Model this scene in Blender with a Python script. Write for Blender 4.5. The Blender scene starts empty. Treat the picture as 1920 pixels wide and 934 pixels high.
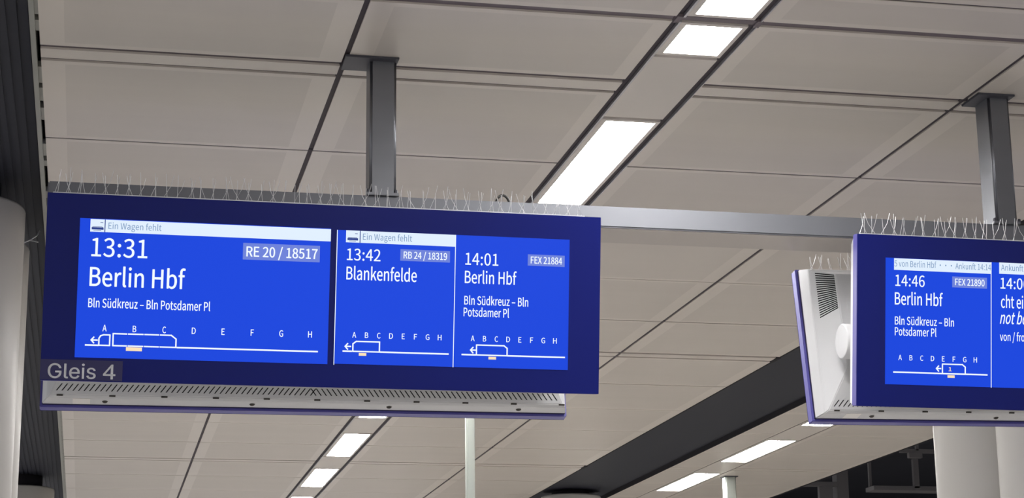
import bpy, bmesh, math, random
from mathutils import Matrix, Vector
random.seed(7)
SC = bpy.context.scene
COL = SC.collection
S = 2.9            # metres from the eye up to the ceiling: all plan numbers below are in this unit
EYE = 1.6

def P(x, y, z):
    return Vector((x * S, y * S, EYE + z * S))

# ------------------------------------------------------------------ camera
yaw, pitch, roll = 0.211658266, 0.246508407, -0.0116411705
fwd = Vector((math.sin(yaw) * math.cos(pitch), math.cos(yaw) * math.cos(pitch), math.sin(pitch)))
r0 = Vector((math.cos(yaw), -math.sin(yaw), 0))
u0 = r0.cross(fwd)
rt = r0 * math.cos(roll) + u0 * math.sin(roll)
up = -r0 * math.sin(roll) + u0 * math.cos(roll)
cam = bpy.data.cameras.new('camera')
cam.sensor_width = 36
cam.lens = 3692.70 * 36 / 1920
cam.clip_start = 0.05
cam.clip_end = 300
cam_o = bpy.data.objects.new('camera', cam)
COL.objects.link(cam_o)
m = Matrix((rt, up, -fwd)).transposed().to_4x4()
m.translation = P(0, 0, 0)
cam_o.matrix_world = m
SC.camera = cam_o

# ------------------------------------------------------------------ world, lamps, exposure
WORLD_STRENGTH = 0.88
LAMP = 55.0
w = bpy.data.worlds.new('station_daylight')
SC.world = w
w.use_nodes = True
bg = w.node_tree.nodes['Background']
bg.inputs[0].default_value = (0.80, 0.80, 0.82, 1)
bg.inputs[1].default_value = WORLD_STRENGTH
SC.view_settings.view_transform = 'Standard'
SC.view_settings.look = 'None'
SC.view_settings.exposure = 0.0
SC.view_settings.gamma = 1.0
SC.view_settings.use_curve_mapping = False
SC.cycles.max_bounces = 8
SC.cycles.diffuse_bounces = 4
SC.cycles.use_denoising = True

# ------------------------------------------------------------------ materials
def srgb(r, g, b):
    f = lambda c: (c / 255 / 12.92) if c / 255 <= .04045 else ((c / 255 + .055) / 1.055) ** 2.4
    return (f(r), f(g), f(b), 1)

def mat(name, col, rough=.5, metal=0., spec=.5, noise=0., nscale=(3, 3, 3), bump=0., bscale=(40, 40, 40), rvar=0., aniso=0., coat=0.):
    m = bpy.data.materials.new(name)
    m.use_nodes = True
    nt = m.node_tree
    b = nt.nodes['Principled BSDF']
    b.inputs['Base Color'].default_value = col
    b.inputs['Roughness'].default_value = rough
    b.inputs['Metallic'].default_value = metal
    b.inputs['Specular IOR Level'].default_value = spec
    b.inputs['Anisotropic'].default_value = aniso
    b.inputs['Coat Weight'].default_value = coat
    tc = nt.nodes.new('ShaderNodeTexCoord')
    def tex(scale, detail=4):
        mp = nt.nodes.new('ShaderNodeMapping')
        mp.inputs['Scale'].default_value = scale
        nt.links.new(tc.outputs['Object'], mp.inputs['Vector'])
        n = nt.nodes.new('ShaderNodeTexNoise')
        n.inputs['Scale'].default_value = 1
        n.inputs['Detail'].default_value = detail
        nt.links.new(mp.outputs[0], n.inputs['Vector'])
        return n
    if noise or rvar:
        n = tex(nscale)
        if noise:
            mx = nt.nodes.new('ShaderNodeMixRGB')
            mx.inputs['Color1'].default_value = [c * (1 - noise) for c in col[:3]] + [1]
            mx.inputs['Color2'].default_value = [min(1, c * (1 + noise)) for c in col[:3]] + [1]
            nt.links.new(n.outputs['Fac'], mx.inputs['Fac'])
            nt.links.new(mx.outputs[0], b.inputs['Base Color'])
        if rvar:
            mr = nt.nodes.new('ShaderNodeMapRange')
            mr.inputs['To Min'].default_value = rough - rvar
            mr.inputs['To Max'].default_value = rough + rvar
            nt.links.new(n.outputs['Fac'], mr.inputs['Value'])
            nt.links.new(mr.outputs[0], b.inputs['Roughness'])
    if bump:
        n2 = tex(bscale, 2)
        bp = nt.nodes.new('ShaderNodeBump')
        bp.inputs['Strength'].default_value = bump
        bp.inputs['Distance'].default_value = .01
        nt.links.new(n2.outputs['Fac'], bp.inputs['Height'])
        nt.links.new(bp.outputs[0], b.inputs['Normal'])
    return m

def glow(name, col, strength=1.):
    m = bpy.data.materials.new(name)
    m.use_nodes = True
    nt = m.node_tree
    b = nt.nodes['Principled BSDF']
    b.inputs['Base Color'].default_value = (0, 0, 0, 1)
    b.inputs['Roughness'].default_value = .35
    b.inputs['Specular IOR Level'].default_value = .08
    b.inputs['Emission Color'].default_value = col
    b.inputs['Emission Strength'].default_value = strength
    return m

M = dict(
    panel=mat('ceiling_paint', (.60, .545, .485, 1), .36, 0, .5, .03, (.5, 2.5, 1), .06, (1.2, 9, 1)),
    perf=mat('ceiling_perforated', (.545, .497, .445, 1), .42, 0, .45, .05, (.7, 5, 1), .10, (.8, 11, 1)),
    strip=mat('strip_paint', (.60, .55, .50, 1), .4, 0, .4),
    dark=mat('groove_dark', (.020, .018, .022, 1), .8, 0, .2),
    soffit=mat('underside_bounce', (.45, .41, .375, 1), .45, 0, .3),  # lighter tone paints the floor light reflected on the beam's underside
    groove=mat('groove_shade', (.058, .047, .055, 1), .7, 0, .3),  # dark tone painted for the shade inside open ceiling gaps
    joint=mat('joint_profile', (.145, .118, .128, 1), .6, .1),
    rail=mat('light_rail', (.46, .45, .46, 1), .35, .6),
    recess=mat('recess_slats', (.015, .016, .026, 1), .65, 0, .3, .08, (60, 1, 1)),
    fascia=mat('edge_trim', (.30, .30, .27, 1), .5, .2),
    lamp=glow('lamp_diffuser', (1, .985, .97, 1), LAMP),
    steel=mat('post_steel', (.20, .205, .225, 1), .36, .8, .5, .06, (2, 2, 14), 0, (1, 1, 1), .05),
    beam=mat('beam_steel', (.195, .20, .22, 1), .6, .7, .5, .03, (1.5, 8, 8), 0, (1, 1, 1), .04),
    flange=mat('flange_grey', (.07, .07, .085, 1), .5, .4),
    column=mat('column_paint', (.44, .425, .395, 1), .4, 0, .4, .03, (4, 4, .4)),
    bezel=mat('bezel_glass', srgb(20, 27, 98), .2, 0, .12),
    lilac=mat('edge_lilac', srgb(88, 84, 156), .4, 0, .4),
    gasket=mat('gasket_navy', srgb(24, 20, 60), .5, 0, .4),
    casing=mat('casing_white', (.58, .58, .59, 1), .38, 0, .5, .03, (3, 3, 3)),
    slot=mat('slot_black', (.012, .012, .014, 1), .8, 0, .1),
    screw=mat('screw_dark', (.05, .045, .04, 1), .35, .6),
    paper=mat('sticker_pale', (.78, .75, .72, 1), .5),
    screen=glow('screen_blue', srgb(28, 72, 222), 1),
    white=glow('screen_white', (.86, .93, 1, 1), 1.05),
    bar=glow('screen_bar', srgb(226, 240, 255), 1),
    bartext=glow('screen_bar_text', srgb(120, 150, 190), 1),
    baricon=glow('screen_bar_icon', srgb(52, 70, 140), 1),
    badge=glow('screen_badge', srgb(112, 132, 218), 1),
    amber=glow('screen_amber', srgb(252, 226, 184), 1),
    faint=glow('screen_faint', srgb(46, 88, 214), 1),
    sign=mat('sign_vinyl', srgb(38, 35, 80), .5, 0, .4),
    signtext=mat('sign_letter', srgb(246, 246, 250), .5, 0, .4),
    spike=mat('spike_wire', (.62, .62, .63, 1), .35, .3),
    cable=mat('cable_black', (.03, .028, .026, 1), .5),
    floor=mat('platform_floor', (.50, .48, .455, 1), .5, 0, .4, .08, (.6, .6, 1)),
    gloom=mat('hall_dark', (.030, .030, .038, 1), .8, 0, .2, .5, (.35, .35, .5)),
    gloomsteel=mat('hall_steel', (.12, .112, .115, 1), .6, .1),
    green=mat('post_pale', (.36, .385, .345, 1), .38, .4),
)

# ------------------------------------------------------------------ helpers
def link(name, me, m, parent=None):
    o = bpy.data.objects.new(name, me)
    COL.objects.link(o)
    for x in (m if isinstance(m, (list, tuple)) else [m]):
        me.materials.append(x)
    if parent:
        o.parent = parent
    return o

def mesh(name, bm, m, parent=None, bevel=0, smooth=False):
    if bevel:
        bmesh.ops.bevel(bm, geom=[e for e in bm.edges], offset=bevel, segments=2, affect='EDGES', clamp_overlap=True)
    bmesh.ops.recalc_face_normals(bm, faces=bm.faces)
    me = bpy.data.meshes.new(name)
    bm.to_mesh(me)
    bm.free()
    if smooth:
        for p in me.polygons:
            p.use_smooth = True
    return link(name, me, m, parent)

def box(bm, a, b, mi=0):
    vs = [bm.verts.new((x, y, z)) for z in (a[2], b[2]) for y in (a[1], b[1]) for x in (a[0], b[0])]
    for f in ((0, 2, 3, 1), (4, 5, 7, 6), (0, 1, 5, 4), (2, 6, 7, 3), (0, 4, 6, 2), (1, 3, 7, 5)):
        bm.faces.new([vs[i] for i in f]).material_index = mi

def wbox(bm, x0, x1, y0, y1, z0, z1, mi=0):
    box(bm, P(x0, y0, z0), P(x1, y1, z1), mi)

def prism(bm, quad, depth):
    """a thin solid from four points and a depth vector"""
    a = [bm.verts.new(q) for q in quad]
    b = [bm.verts.new(Vector(q) + depth) for q in quad]
    n = len(a)
    bm.faces.new(a)
    bm.faces.new(b[::-1])
    for i in range(n):
        bm.faces.new((a[i], b[i], b[(i + 1) % n], a[(i + 1) % n]))

def tube(bm, pts, r, seg=6):
    rings = []
    for i, p in enumerate(pts):
        p = Vector(p)
        d = (Vector(pts[min(i + 1, len(pts) - 1)]) - Vector(pts[max(i - 1, 0)])).normalized()
        a = d.cross(Vector((0, 0, 1)) if abs(d.z) < .9 else Vector((1, 0, 0))).normalized()
        b = d.cross(a)
        rings.append([bm.verts.new(p + (a * math.cos(t) + b * math.sin(t)) * r) for t in [2 * math.pi * k / seg for k in range(seg)]])
    for q, s in zip(rings, rings[1:]):
        for k in range(seg):
            bm.faces.new((q[k], q[(k + 1) % seg], s[(k + 1) % seg], s[k]))
    bm.faces.new(rings[0])
    bm.faces.new(rings[-1][::-1])

def lathe(bm, c, prof, seg=48, axis='z'):
    rings = []
    for r, h in prof:
        ring = []
        for k in range(seg):
            t = 2 * math.pi * k / seg
            o = Vector((r * math.cos(t), r * math.sin(t), h)) if axis == 'z' else Vector((h, r * math.cos(t), r * math.sin(t)))
            ring.append(bm.verts.new(Vector(c) + o))
        rings.append(ring)
    for q, s in zip(rings, rings[1:]):
        for k in range(seg):
            bm.faces.new((q[k], q[(k + 1) % seg], s[(k + 1) % seg], s[k]))
    bm.faces.new(rings[0])
    bm.faces.new(rings[-1])

def empty(name, loc=(0, 0, 0)):
    o = bpy.data.objects.new(name, None)
    COL.objects.link(o)
    o.location = loc
    o.empty_display_size = .1
    return o

def tag(o, label, cat, group=None):
    o['label'] = label
    o['category'] = cat
    if group:
        o['group'] = group
    return o

def struct(o):
    o['kind'] = 'structure'
    return o

# ------------------------------------------------------------------ lettering: glyph outlines (bezier points, 700 units to the em)
GT = {" ":[157,[]],
"+":[389,[[169,132,169,81,186,81,203,81,220,81,220,132,220,183,220,235,268,235,315,235,363,235,363,250,363,266,363,282,315,282,268,282,220,282,220,333,220,384,220,436,203,436,186,436,169,436,169,384,169,333,169,282,121,282,74,282,27,282,27,266,27,250,27,235,74,235,121,235,169,235,169,183]]],
"/":[275,[[78,102,8,-125,23,-125,39,-125,55,-125,124,102,194,329,264,556,249,556,233,556,218,556,148,329]]],
"0":[389,[[97,-9,195,-9,292,-9,354,79,354,258,354,436,292,522,195,522,97,522,35,436,35,258,35,79],[253,43,195,43,137,43,97,108,97,258,97,408,137,472,195,472,253,472,293,408,293,258,293,108]]],
"1":[389,[[62,18,62,0,155,0,249,0,343,0,343,18,343,35,343,53,309,53,275,53,240,53,240,207,240,360,240,513,224,513,208,513,191,513,163,497,130,485,85,477,85,463,85,450,85,436,115,436,146,436,176,436,176,309,176,181,176,53,138,53,100,53,62,53,62,35]]],
"2":[389,[[31,13,31,0,138,0,246,0,354,0,354,18,354,37,354,55,306,55,259,55,211,55,186,55,154,53,127,50,248,165,329,269,329,372,329,463,271,522,179,522,114,522,69,493,28,447,40,435,53,423,65,411,94,445,130,471,172,471,235,471,266,428,266,369,266,281,192,179,31,38,31,25]]],
"3":[389,[[104,-9,184,-9,276,-9,349,46,349,137,349,208,301,253,241,268,241,269,241,270,241,271,296,290,332,332,332,394,332,475,269,522,182,522,123,522,78,496,39,461,51,448,62,434,74,421,103,450,139,471,180,471,234,471,267,438,267,389,267,334,231,291,125,291,125,275,125,259,125,242,244,242,284,202,284,139,284,81,242,44,180,44,122,44,83,72,53,103,42,89,31,75,20,62,54,25]]],
"4":[389,[[238,47,238,0,258,0,278,0,298,0,298,47,298,94,298,141,321,141,344,141,367,141,367,158,367,176,367,193,344,193,321,193,298,193,298,299,298,406,298,513,275,513,251,513,228,513,156,403,85,293,14,183,14,169,14,155,14,141,89,141,163,141,238,141,238,94],[238,245,238,193,186,193,133,193,81,193,120,251,158,309,197,368,212,393,226,419,239,443,240,443,241,443,242,443,240,417,238,375,238,350,238,298]]],
"5":[389,[[103,-9,183,-9,270,-9,352,55,352,167,352,280,282,331,197,331,166,331,143,323,120,310,124,360,129,409,133,459,197,459,262,459,326,459,326,477,326,495,326,513,243,513,160,513,77,513,71,433,66,354,60,274,72,267,83,259,95,252,124,272,146,282,180,282,244,282,286,239,286,165,286,90,238,44,177,44,118,44,80,71,51,101,40,87,30,73,19,59,54,25]]],
"6":[389,[[113,-9,211,-9,291,-9,359,58,359,158,359,265,303,319,216,319,176,319,131,296,99,257,102,416,160,470,232,470,263,470,293,454,313,431,325,444,337,457,349,470,321,501,282,522,229,522,130,522,39,446,39,245,39,76],[108,99,101,206,134,254,174,271,205,271,268,271,298,227,298,158,298,88,260,41,211,41,146,41]]],
"7":[389,[[148,195,139,0,161,0,183,0,205,0,214,201,235,321,356,475,356,488,356,500,356,513,249,513,141,513,34,513,34,495,34,477,34,459,117,459,201,459,284,459,183,319]]],
"8":[389,[[101,-9,196,-9,292,-9,356,49,356,123,356,194,315,232,270,258,270,260,270,261,270,262,300,286,338,332,338,386,338,465,285,521,197,521,118,521,57,468,57,391,57,337,89,298,126,272,126,271,126,271,126,270,79,244,32,196,32,127,32,48],[265,310,231,279,170,303,115,330,115,391,115,440,149,473,197,473,251,473,284,433,284,382,284,345],[256,39,197,39,135,39,89,78,89,133,89,182,118,223,160,249,232,220,296,195,296,125,296,74]]],
"9":[389,[[109,-9,165,-9,261,-9,351,71,351,279,351,442,277,522,178,522,98,522,31,456,31,356,31,250,87,195,172,195,215,195,259,219,291,257,286,98,228,44,162,44,129,44,98,59,76,83,64,70,52,57,41,43,69,13],[283,417,290,311,256,262,217,242,183,242,122,242,91,287,91,356,91,426,129,473,179,473,244,473]]],
":":[195,[[71,273,97,273,123,273,144,293,144,322,144,351,123,371,97,371,71,371,51,351,51,322,51,293],[71,-9,97,-9,123,-9,144,11,144,39,144,69,123,88,97,88,71,88,51,69,51,39,51,11]]],
"A":[426,[[61,171,3,0,25,0,46,0,68,0,85,52,101,105,118,157,180,157,243,157,305,157,322,105,338,52,354,0,377,0,400,0,423,0,365,171,307,342,249,513,225,513,201,513,176,513,119,342],[186,208,134,208,142,234,151,261,159,287,177,345,194,401,210,461,211,461,212,461,213,461,230,401,246,345,265,287,273,261,281,234,289,208,237,208]]],
"B":[460,[[71,171,71,0,125,0,180,0,234,0,349,0,429,50,429,151,429,221,385,261,324,273,324,274,324,275,324,277,373,292,399,337,399,388,399,478,326,513,223,513,172,513,121,513,71,513,71,342],[161,296,135,296,135,351,135,407,135,462,162,462,188,462,214,462,295,462,335,440,335,380,335,327,300,296,211,296,186,296],[165,52,135,52,135,116,135,181,135,245,165,245,195,245,225,245,315,245,365,216,365,153,365,83,313,52,225,52,195,52]]],
"C":[447,[[136,-9,264,-9,331,-9,381,18,422,64,410,78,398,92,386,106,353,69,316,48,267,48,169,48,107,129,107,258,107,387,172,466,269,466,313,466,347,446,374,417,386,431,397,445,409,459,380,492,331,522,268,522,138,522,41,422,41,256,41,90]]],
"D":[482,[[71,171,71,0,114,0,158,0,202,0,356,0,440,96,440,258,440,422,356,513,199,513,156,513,113,513,71,513,71,342],[155,53,135,53,135,189,135,325,135,461,155,461,174,461,193,461,314,461,374,389,374,258,374,129,314,53,193,53,174,53]]],
"E":[412,[[71,171,71,0,172,0,273,0,374,0,374,18,374,37,374,55,294,55,215,55,135,55,135,118,135,180,135,242,200,242,265,242,330,242,330,261,330,279,330,298,265,298,200,298,135,298,135,351,135,405,135,459,212,459,289,459,366,459,366,477,366,495,366,513,268,513,169,513,71,513,71,342]]],
"F":[387,[[71,171,71,0,92,0,114,0,135,0,135,77,135,154,135,230,201,230,266,230,331,230,331,249,331,267,331,285,266,285,201,285,135,285,135,343,135,401,135,459,212,459,289,459,366,459,366,477,366,495,366,513,268,513,169,513,71,513,71,342]]],
"G":[482,[[137,-9,272,-9,341,-9,398,16,431,50,431,122,431,194,431,266,374,266,318,266,262,266,262,248,262,230,262,212,298,212,335,212,371,212,371,167,371,123,371,78,351,59,315,48,279,48,169,48,107,129,107,258,107,387,174,466,278,466,329,466,363,444,389,417,400,431,412,445,424,459,394,490,347,522,276,522,140,522,41,422,41,256,41,90]]],
"H":[510,[[71,171,71,0,92,0,114,0,135,0,135,81,135,162,135,242,215,242,295,242,375,242,375,162,375,81,375,0,396,0,418,0,440,0,440,171,440,342,440,513,418,513,396,513,375,513,375,442,375,370,375,298,295,298,215,298,135,298,135,370,135,442,135,513,114,513,92,513,71,513,71,342]]],
"P":[443,[[71,171,71,0,92,0,114,0,135,0,135,68,135,136,135,204,163,204,192,204,220,204,333,204,409,254,409,363,409,475,332,513,217,513,168,513,120,513,71,513,71,342],[161,257,135,257,135,325,135,393,135,461,160,461,184,461,209,461,299,461,345,438,345,363,345,289,302,257,211,257,186,257]]],
"R":[445,[[164,270,135,270,135,333,135,397,135,461,164,461,193,461,221,461,302,461,346,437,346,370,346,303,302,270,221,270,193,270],[311,73,352,0,377,0,401,0,425,0,382,75,338,150,295,225,364,242,410,289,410,370,410,476,335,513,231,513,178,513,124,513,71,513,71,342,71,171,71,0,92,0,114,0,135,0,135,73,135,145,135,218,166,218,197,218,228,218,269,145]]],
"S":[417,[[140,-9,213,-9,320,-9,387,55,387,137,387,213,341,248,282,274,257,284,233,295,209,305,169,322,123,341,123,391,123,437,161,466,219,466,267,466,305,447,336,418,347,432,359,446,370,459,334,496,280,522,219,522,126,522,57,466,57,387,57,312,114,275,162,255,186,244,211,233,235,223,284,201,321,184,321,131,321,81,282,48,214,48,160,48,109,73,72,111,59,96,46,81,34,67,78,20]]],
"W":[615,[[91,171,127,0,152,0,178,0,204,0,229,103,255,206,280,310,289,350,298,387,306,426,307,426,308,426,309,426,317,387,325,350,334,310,360,206,386,103,412,0,438,0,464,0,490,0,525,171,561,342,596,513,575,513,555,513,534,513,516,420,497,327,479,234,470,179,460,123,451,67,450,67,448,67,447,67,434,123,423,179,410,234,387,327,363,420,339,513,319,513,299,513,279,513,256,420,232,327,209,234,196,179,183,123,172,67,171,67,170,67,169,67,159,123,149,179,139,234,121,327,103,420,85,513,63,513,40,513,18,513,54,342]]],
"X":[401,[[62,88,12,0,35,0,58,0,81,0,105,46,130,92,154,139,167,165,181,190,195,222,196,222,197,222,198,222,215,190,229,165,242,139,268,92,293,46,319,0,342,0,366,0,390,0,340,87,290,175,239,262,286,346,333,430,380,513,357,513,334,513,312,513,289,470,266,426,243,382,230,359,221,337,207,307,206,307,205,307,204,307,187,337,176,359,163,382,140,426,116,470,93,513,69,513,46,513,22,513,68,431,115,348,162,265,112,177]]],
"a":[394,[[88,-9,152,-9,199,-9,242,15,278,46,279,46,279,46,280,46,282,30,284,15,286,0,303,0,321,0,338,0,338,78,338,156,338,234,338,328,300,390,207,390,145,390,92,363,57,340,66,326,74,311,82,296,112,317,152,337,196,337,258,337,275,290,275,241,113,223,41,181,41,99,41,30],[207,43,170,43,132,43,103,60,103,103,103,152,146,183,275,198,275,163,275,128,275,92,237,60]]],
"b":[433,[[197,-9,232,-9,319,-9,397,66,397,196,397,314,344,390,246,390,203,390,161,366,126,337,127,359,128,382,129,405,129,456,129,507,129,557,107,557,86,557,64,557,64,372,64,186,64,0,81,0,99,0,116,0,117,13,119,26,121,39,122,39,123,39,124,39,157,9],[284,45,221,45,196,45,162,55,129,84,129,151,129,218,129,284,165,318,198,336,230,336,303,336,331,280,331,195,331,102]]],
"c":[357,[[113,-9,214,-9,260,-9,303,9,338,39,328,53,319,67,310,82,286,61,255,44,220,44,150,44,102,102,102,190,102,277,153,336,222,336,251,336,276,323,298,303,308,317,319,331,330,345,303,369,269,390,219,390,121,390,36,317,36,190,36,64]]],
"d":[434,[[99,-9,194,-9,239,-9,280,15,310,45,310,45,311,45,312,45,313,30,315,15,317,0,335,0,352,0,370,0,370,186,370,372,370,557,348,557,327,557,305,557,305,509,305,460,305,411,306,389,308,368,309,346,275,373,246,390,202,390,115,390,37,313,37,190,37,63],[243,45,208,45,141,45,103,99,103,190,103,277,152,336,213,336,244,336,274,325,305,296,305,230,305,163,305,97,274,62]]],
"e":[388,[[117,-9,218,-9,270,-9,310,8,343,29,336,44,328,58,321,72,292,53,263,42,225,42,153,42,104,94,99,175,185,175,270,175,356,175,357,185,359,197,359,211,359,320,304,390,207,390,120,390,36,314,36,190,36,64],[167,221,99,221,106,296,154,339,208,339,268,339,303,298,303,221,235,221]]],
"f":[228,[[23,345,23,328,40,328,58,328,75,328,75,219,75,109,75,0,96,0,117,0,139,0,139,109,139,219,139,328,165,328,192,328,219,328,219,346,219,363,219,380,192,380,165,380,139,380,139,400,139,420,139,440,139,489,156,515,193,515,206,515,221,512,235,505,240,521,245,538,249,555,232,562,209,567,186,567,110,567,75,518,75,441,75,421,75,401,75,380,58,379,40,378,23,377,23,361]]],
"g":[395,[[100,-175,193,-175,310,-175,385,-114,385,-43,385,20,340,47,253,47,228,47,203,47,178,47,127,47,111,64,111,88,111,109,122,122,136,134,153,125,174,120,192,120,270,120,331,172,331,253,331,286,319,314,300,331,326,331,352,331,378,331,378,348,378,364,378,380,334,380,290,380,246,380,232,386,214,390,192,390,116,390,50,338,50,254,50,209,74,172,99,152,99,151,99,150,99,149,79,135,57,110,57,78,57,48,72,28,92,16,92,15,92,14,92,13,56,-9,36,-41,36,-74,36,-139],[236,164,192,164,148,164,111,199,111,254,111,310,148,343,192,343,237,343,273,310,273,254,273,199],[275,-131,202,-131,132,-131,92,-105,92,-64,92,-43,103,-20,130,0,147,-4,165,-6,179,-6,201,-6,223,-6,245,-6,296,-6,322,-18,322,-54,322,-93]]],
"h":[425,[[64,186,64,0,86,0,107,0,129,0,129,92,129,184,129,276,167,314,193,334,232,334,283,334,305,304,305,232,305,155,305,77,305,0,326,0,347,0,368,0,368,80,368,161,368,241,368,338,332,390,252,390,200,390,161,361,126,326,127,352,128,379,129,405,129,456,129,507,129,557,107,557,86,557,64,557,64,372]]],
"i":[193,[[64,127,64,0,86,0,107,0,129,0,129,127,129,254,129,380,107,380,86,380,64,380,64,254],[71,459,97,459,122,459,139,475,139,501,139,526,122,543,97,543,71,543,55,526,55,501,55,475]]],
"k":[387,[[64,186,64,0,85,0,106,0,127,0,127,33,127,67,127,100,151,128,175,156,199,183,236,122,273,61,310,0,333,0,356,0,380,0,332,76,284,151,236,227,278,278,320,329,363,380,339,380,315,380,291,380,238,313,184,247,130,180,129,180,128,180,127,180,127,306,127,432,127,557,106,557,85,557,64,557,64,372]]],
"l":[199,[[84,-9,132,-9,149,-9,160,-6,169,-4,166,13,163,29,160,46,153,44,150,44,146,44,137,44,129,52,129,71,129,233,129,395,129,557,107,557,86,557,64,557,64,397,64,236,64,76,64,22]]],
"m":[648,[[64,127,64,0,86,0,107,0,129,0,129,92,129,184,129,276,163,315,195,334,224,334,272,334,295,304,295,232,295,155,295,77,295,0,316,0,337,0,359,0,359,92,359,184,359,276,394,315,425,334,454,334,503,334,525,304,525,232,525,155,525,77,525,0,546,0,568,0,589,0,589,80,589,161,589,241,589,338,552,390,474,390,427,390,388,360,348,317,333,362,302,390,243,390,197,390,158,361,125,325,124,325,124,325,123,325,121,343,119,362,117,380,99,380,82,380,64,380,64,254]]],
"n":[427,[[64,127,64,0,86,0,107,0,129,0,129,92,129,184,129,276,167,314,193,334,232,334,283,334,305,304,305,232,305,155,305,77,305,0,326,0,347,0,368,0,368,80,368,161,368,241,368,338,332,390,252,390,200,390,160,361,125,325,124,325,124,325,123,325,121,343,119,362,117,380,99,380,82,380,64,380,64,254]]],
"o":[424,[[119,-9,212,-9,305,-9,388,64,388,190,388,317,305,390,212,390,119,390,36,317,36,190,36,64],[278,44,212,44,146,44,102,102,102,190,102,277,146,336,212,336,278,336,323,277,323,190,323,102]]],
"r":[272,[[64,127,64,0,86,0,107,0,129,0,129,81,129,163,129,244,154,309,193,333,224,333,240,333,249,331,261,326,265,345,269,363,273,382,261,388,249,390,232,390,190,390,151,359,125,311,124,311,124,311,123,311,121,334,119,357,117,380,99,380,82,380,64,380,64,254]]],
"s":[328,[[110,-9,164,-9,254,-9,302,42,302,104,302,176,242,198,186,219,144,235,104,249,104,285,104,315,127,340,175,340,209,340,235,326,261,307,271,320,282,333,292,347,263,370,221,390,174,390,91,390,43,342,43,282,43,217,101,192,154,172,196,157,241,139,241,100,241,67,216,41,166,41,120,41,87,59,53,86,43,72,33,58,22,43,58,13]]],
"t":[264,[[103,-9,183,-9,207,-9,232,-2,254,5,250,21,246,37,242,53,229,48,212,43,198,43,154,43,139,69,139,116,139,187,139,257,139,328,174,328,208,328,243,328,243,346,243,363,243,380,208,380,174,380,139,380,139,416,139,452,139,487,122,487,104,487,86,487,84,452,81,416,79,380,59,379,39,378,19,377,19,361,19,345,19,328,38,328,57,328,76,328,76,258,76,188,76,118,76,41]]],
"u":[425,[[95,-9,176,-9,228,-9,265,18,301,60,302,60,303,60,303,60,305,40,306,20,308,0,326,0,344,0,361,0,361,127,361,254,361,380,340,380,319,380,298,380,298,290,298,201,298,111,261,66,234,46,195,46,144,46,123,76,123,147,123,225,123,303,123,380,102,380,80,380,59,380,59,300,59,220,59,139,59,42]]],
"v":[365,[[101,127,146,0,171,0,196,0,221,0,266,127,311,254,356,380,335,380,314,380,293,380,269,308,245,236,221,164,209,127,197,88,186,52,184,52,183,52,182,52,171,88,159,127,147,164,123,236,99,308,76,380,53,380,31,380,9,380,55,254]]],
"z":[333,[[25,11,25,0,120,0,216,0,312,0,312,17,312,35,312,52,243,52,174,52,105,52,172,150,239,248,306,346,306,357,306,369,306,380,219,380,133,380,46,380,46,363,46,346,46,328,106,328,165,328,225,328,158,230,91,132,25,34,25,23]]],
"ü":[425,[[95,-9,176,-9,228,-9,265,18,301,60,302,60,303,60,303,60,305,40,306,20,308,0,326,0,344,0,361,0,361,127,361,254,361,380,340,380,319,380,298,380,298,290,298,201,298,111,261,66,234,46,195,46,144,46,123,76,123,147,123,225,123,303,123,380,102,380,80,380,59,380,59,300,59,220,59,139,59,42],[115,460,137,460,159,460,176,477,176,499,176,520,159,537,137,537,115,537,98,520,98,499,98,477],[265,460,287,460,310,460,326,477,326,499,326,520,310,537,287,537,265,537,249,520,249,499,249,477]]],
"–":[375,[[32,190,32,175,136,175,239,175,343,175,343,190,343,204,343,218,239,218,136,218,32,218,32,204]]],
"•":[700,[[391,340,350,340,309,340,276,307,276,266,276,225,309,192,350,192,391,192,424,225,424,266,424,307]]]}
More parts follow.
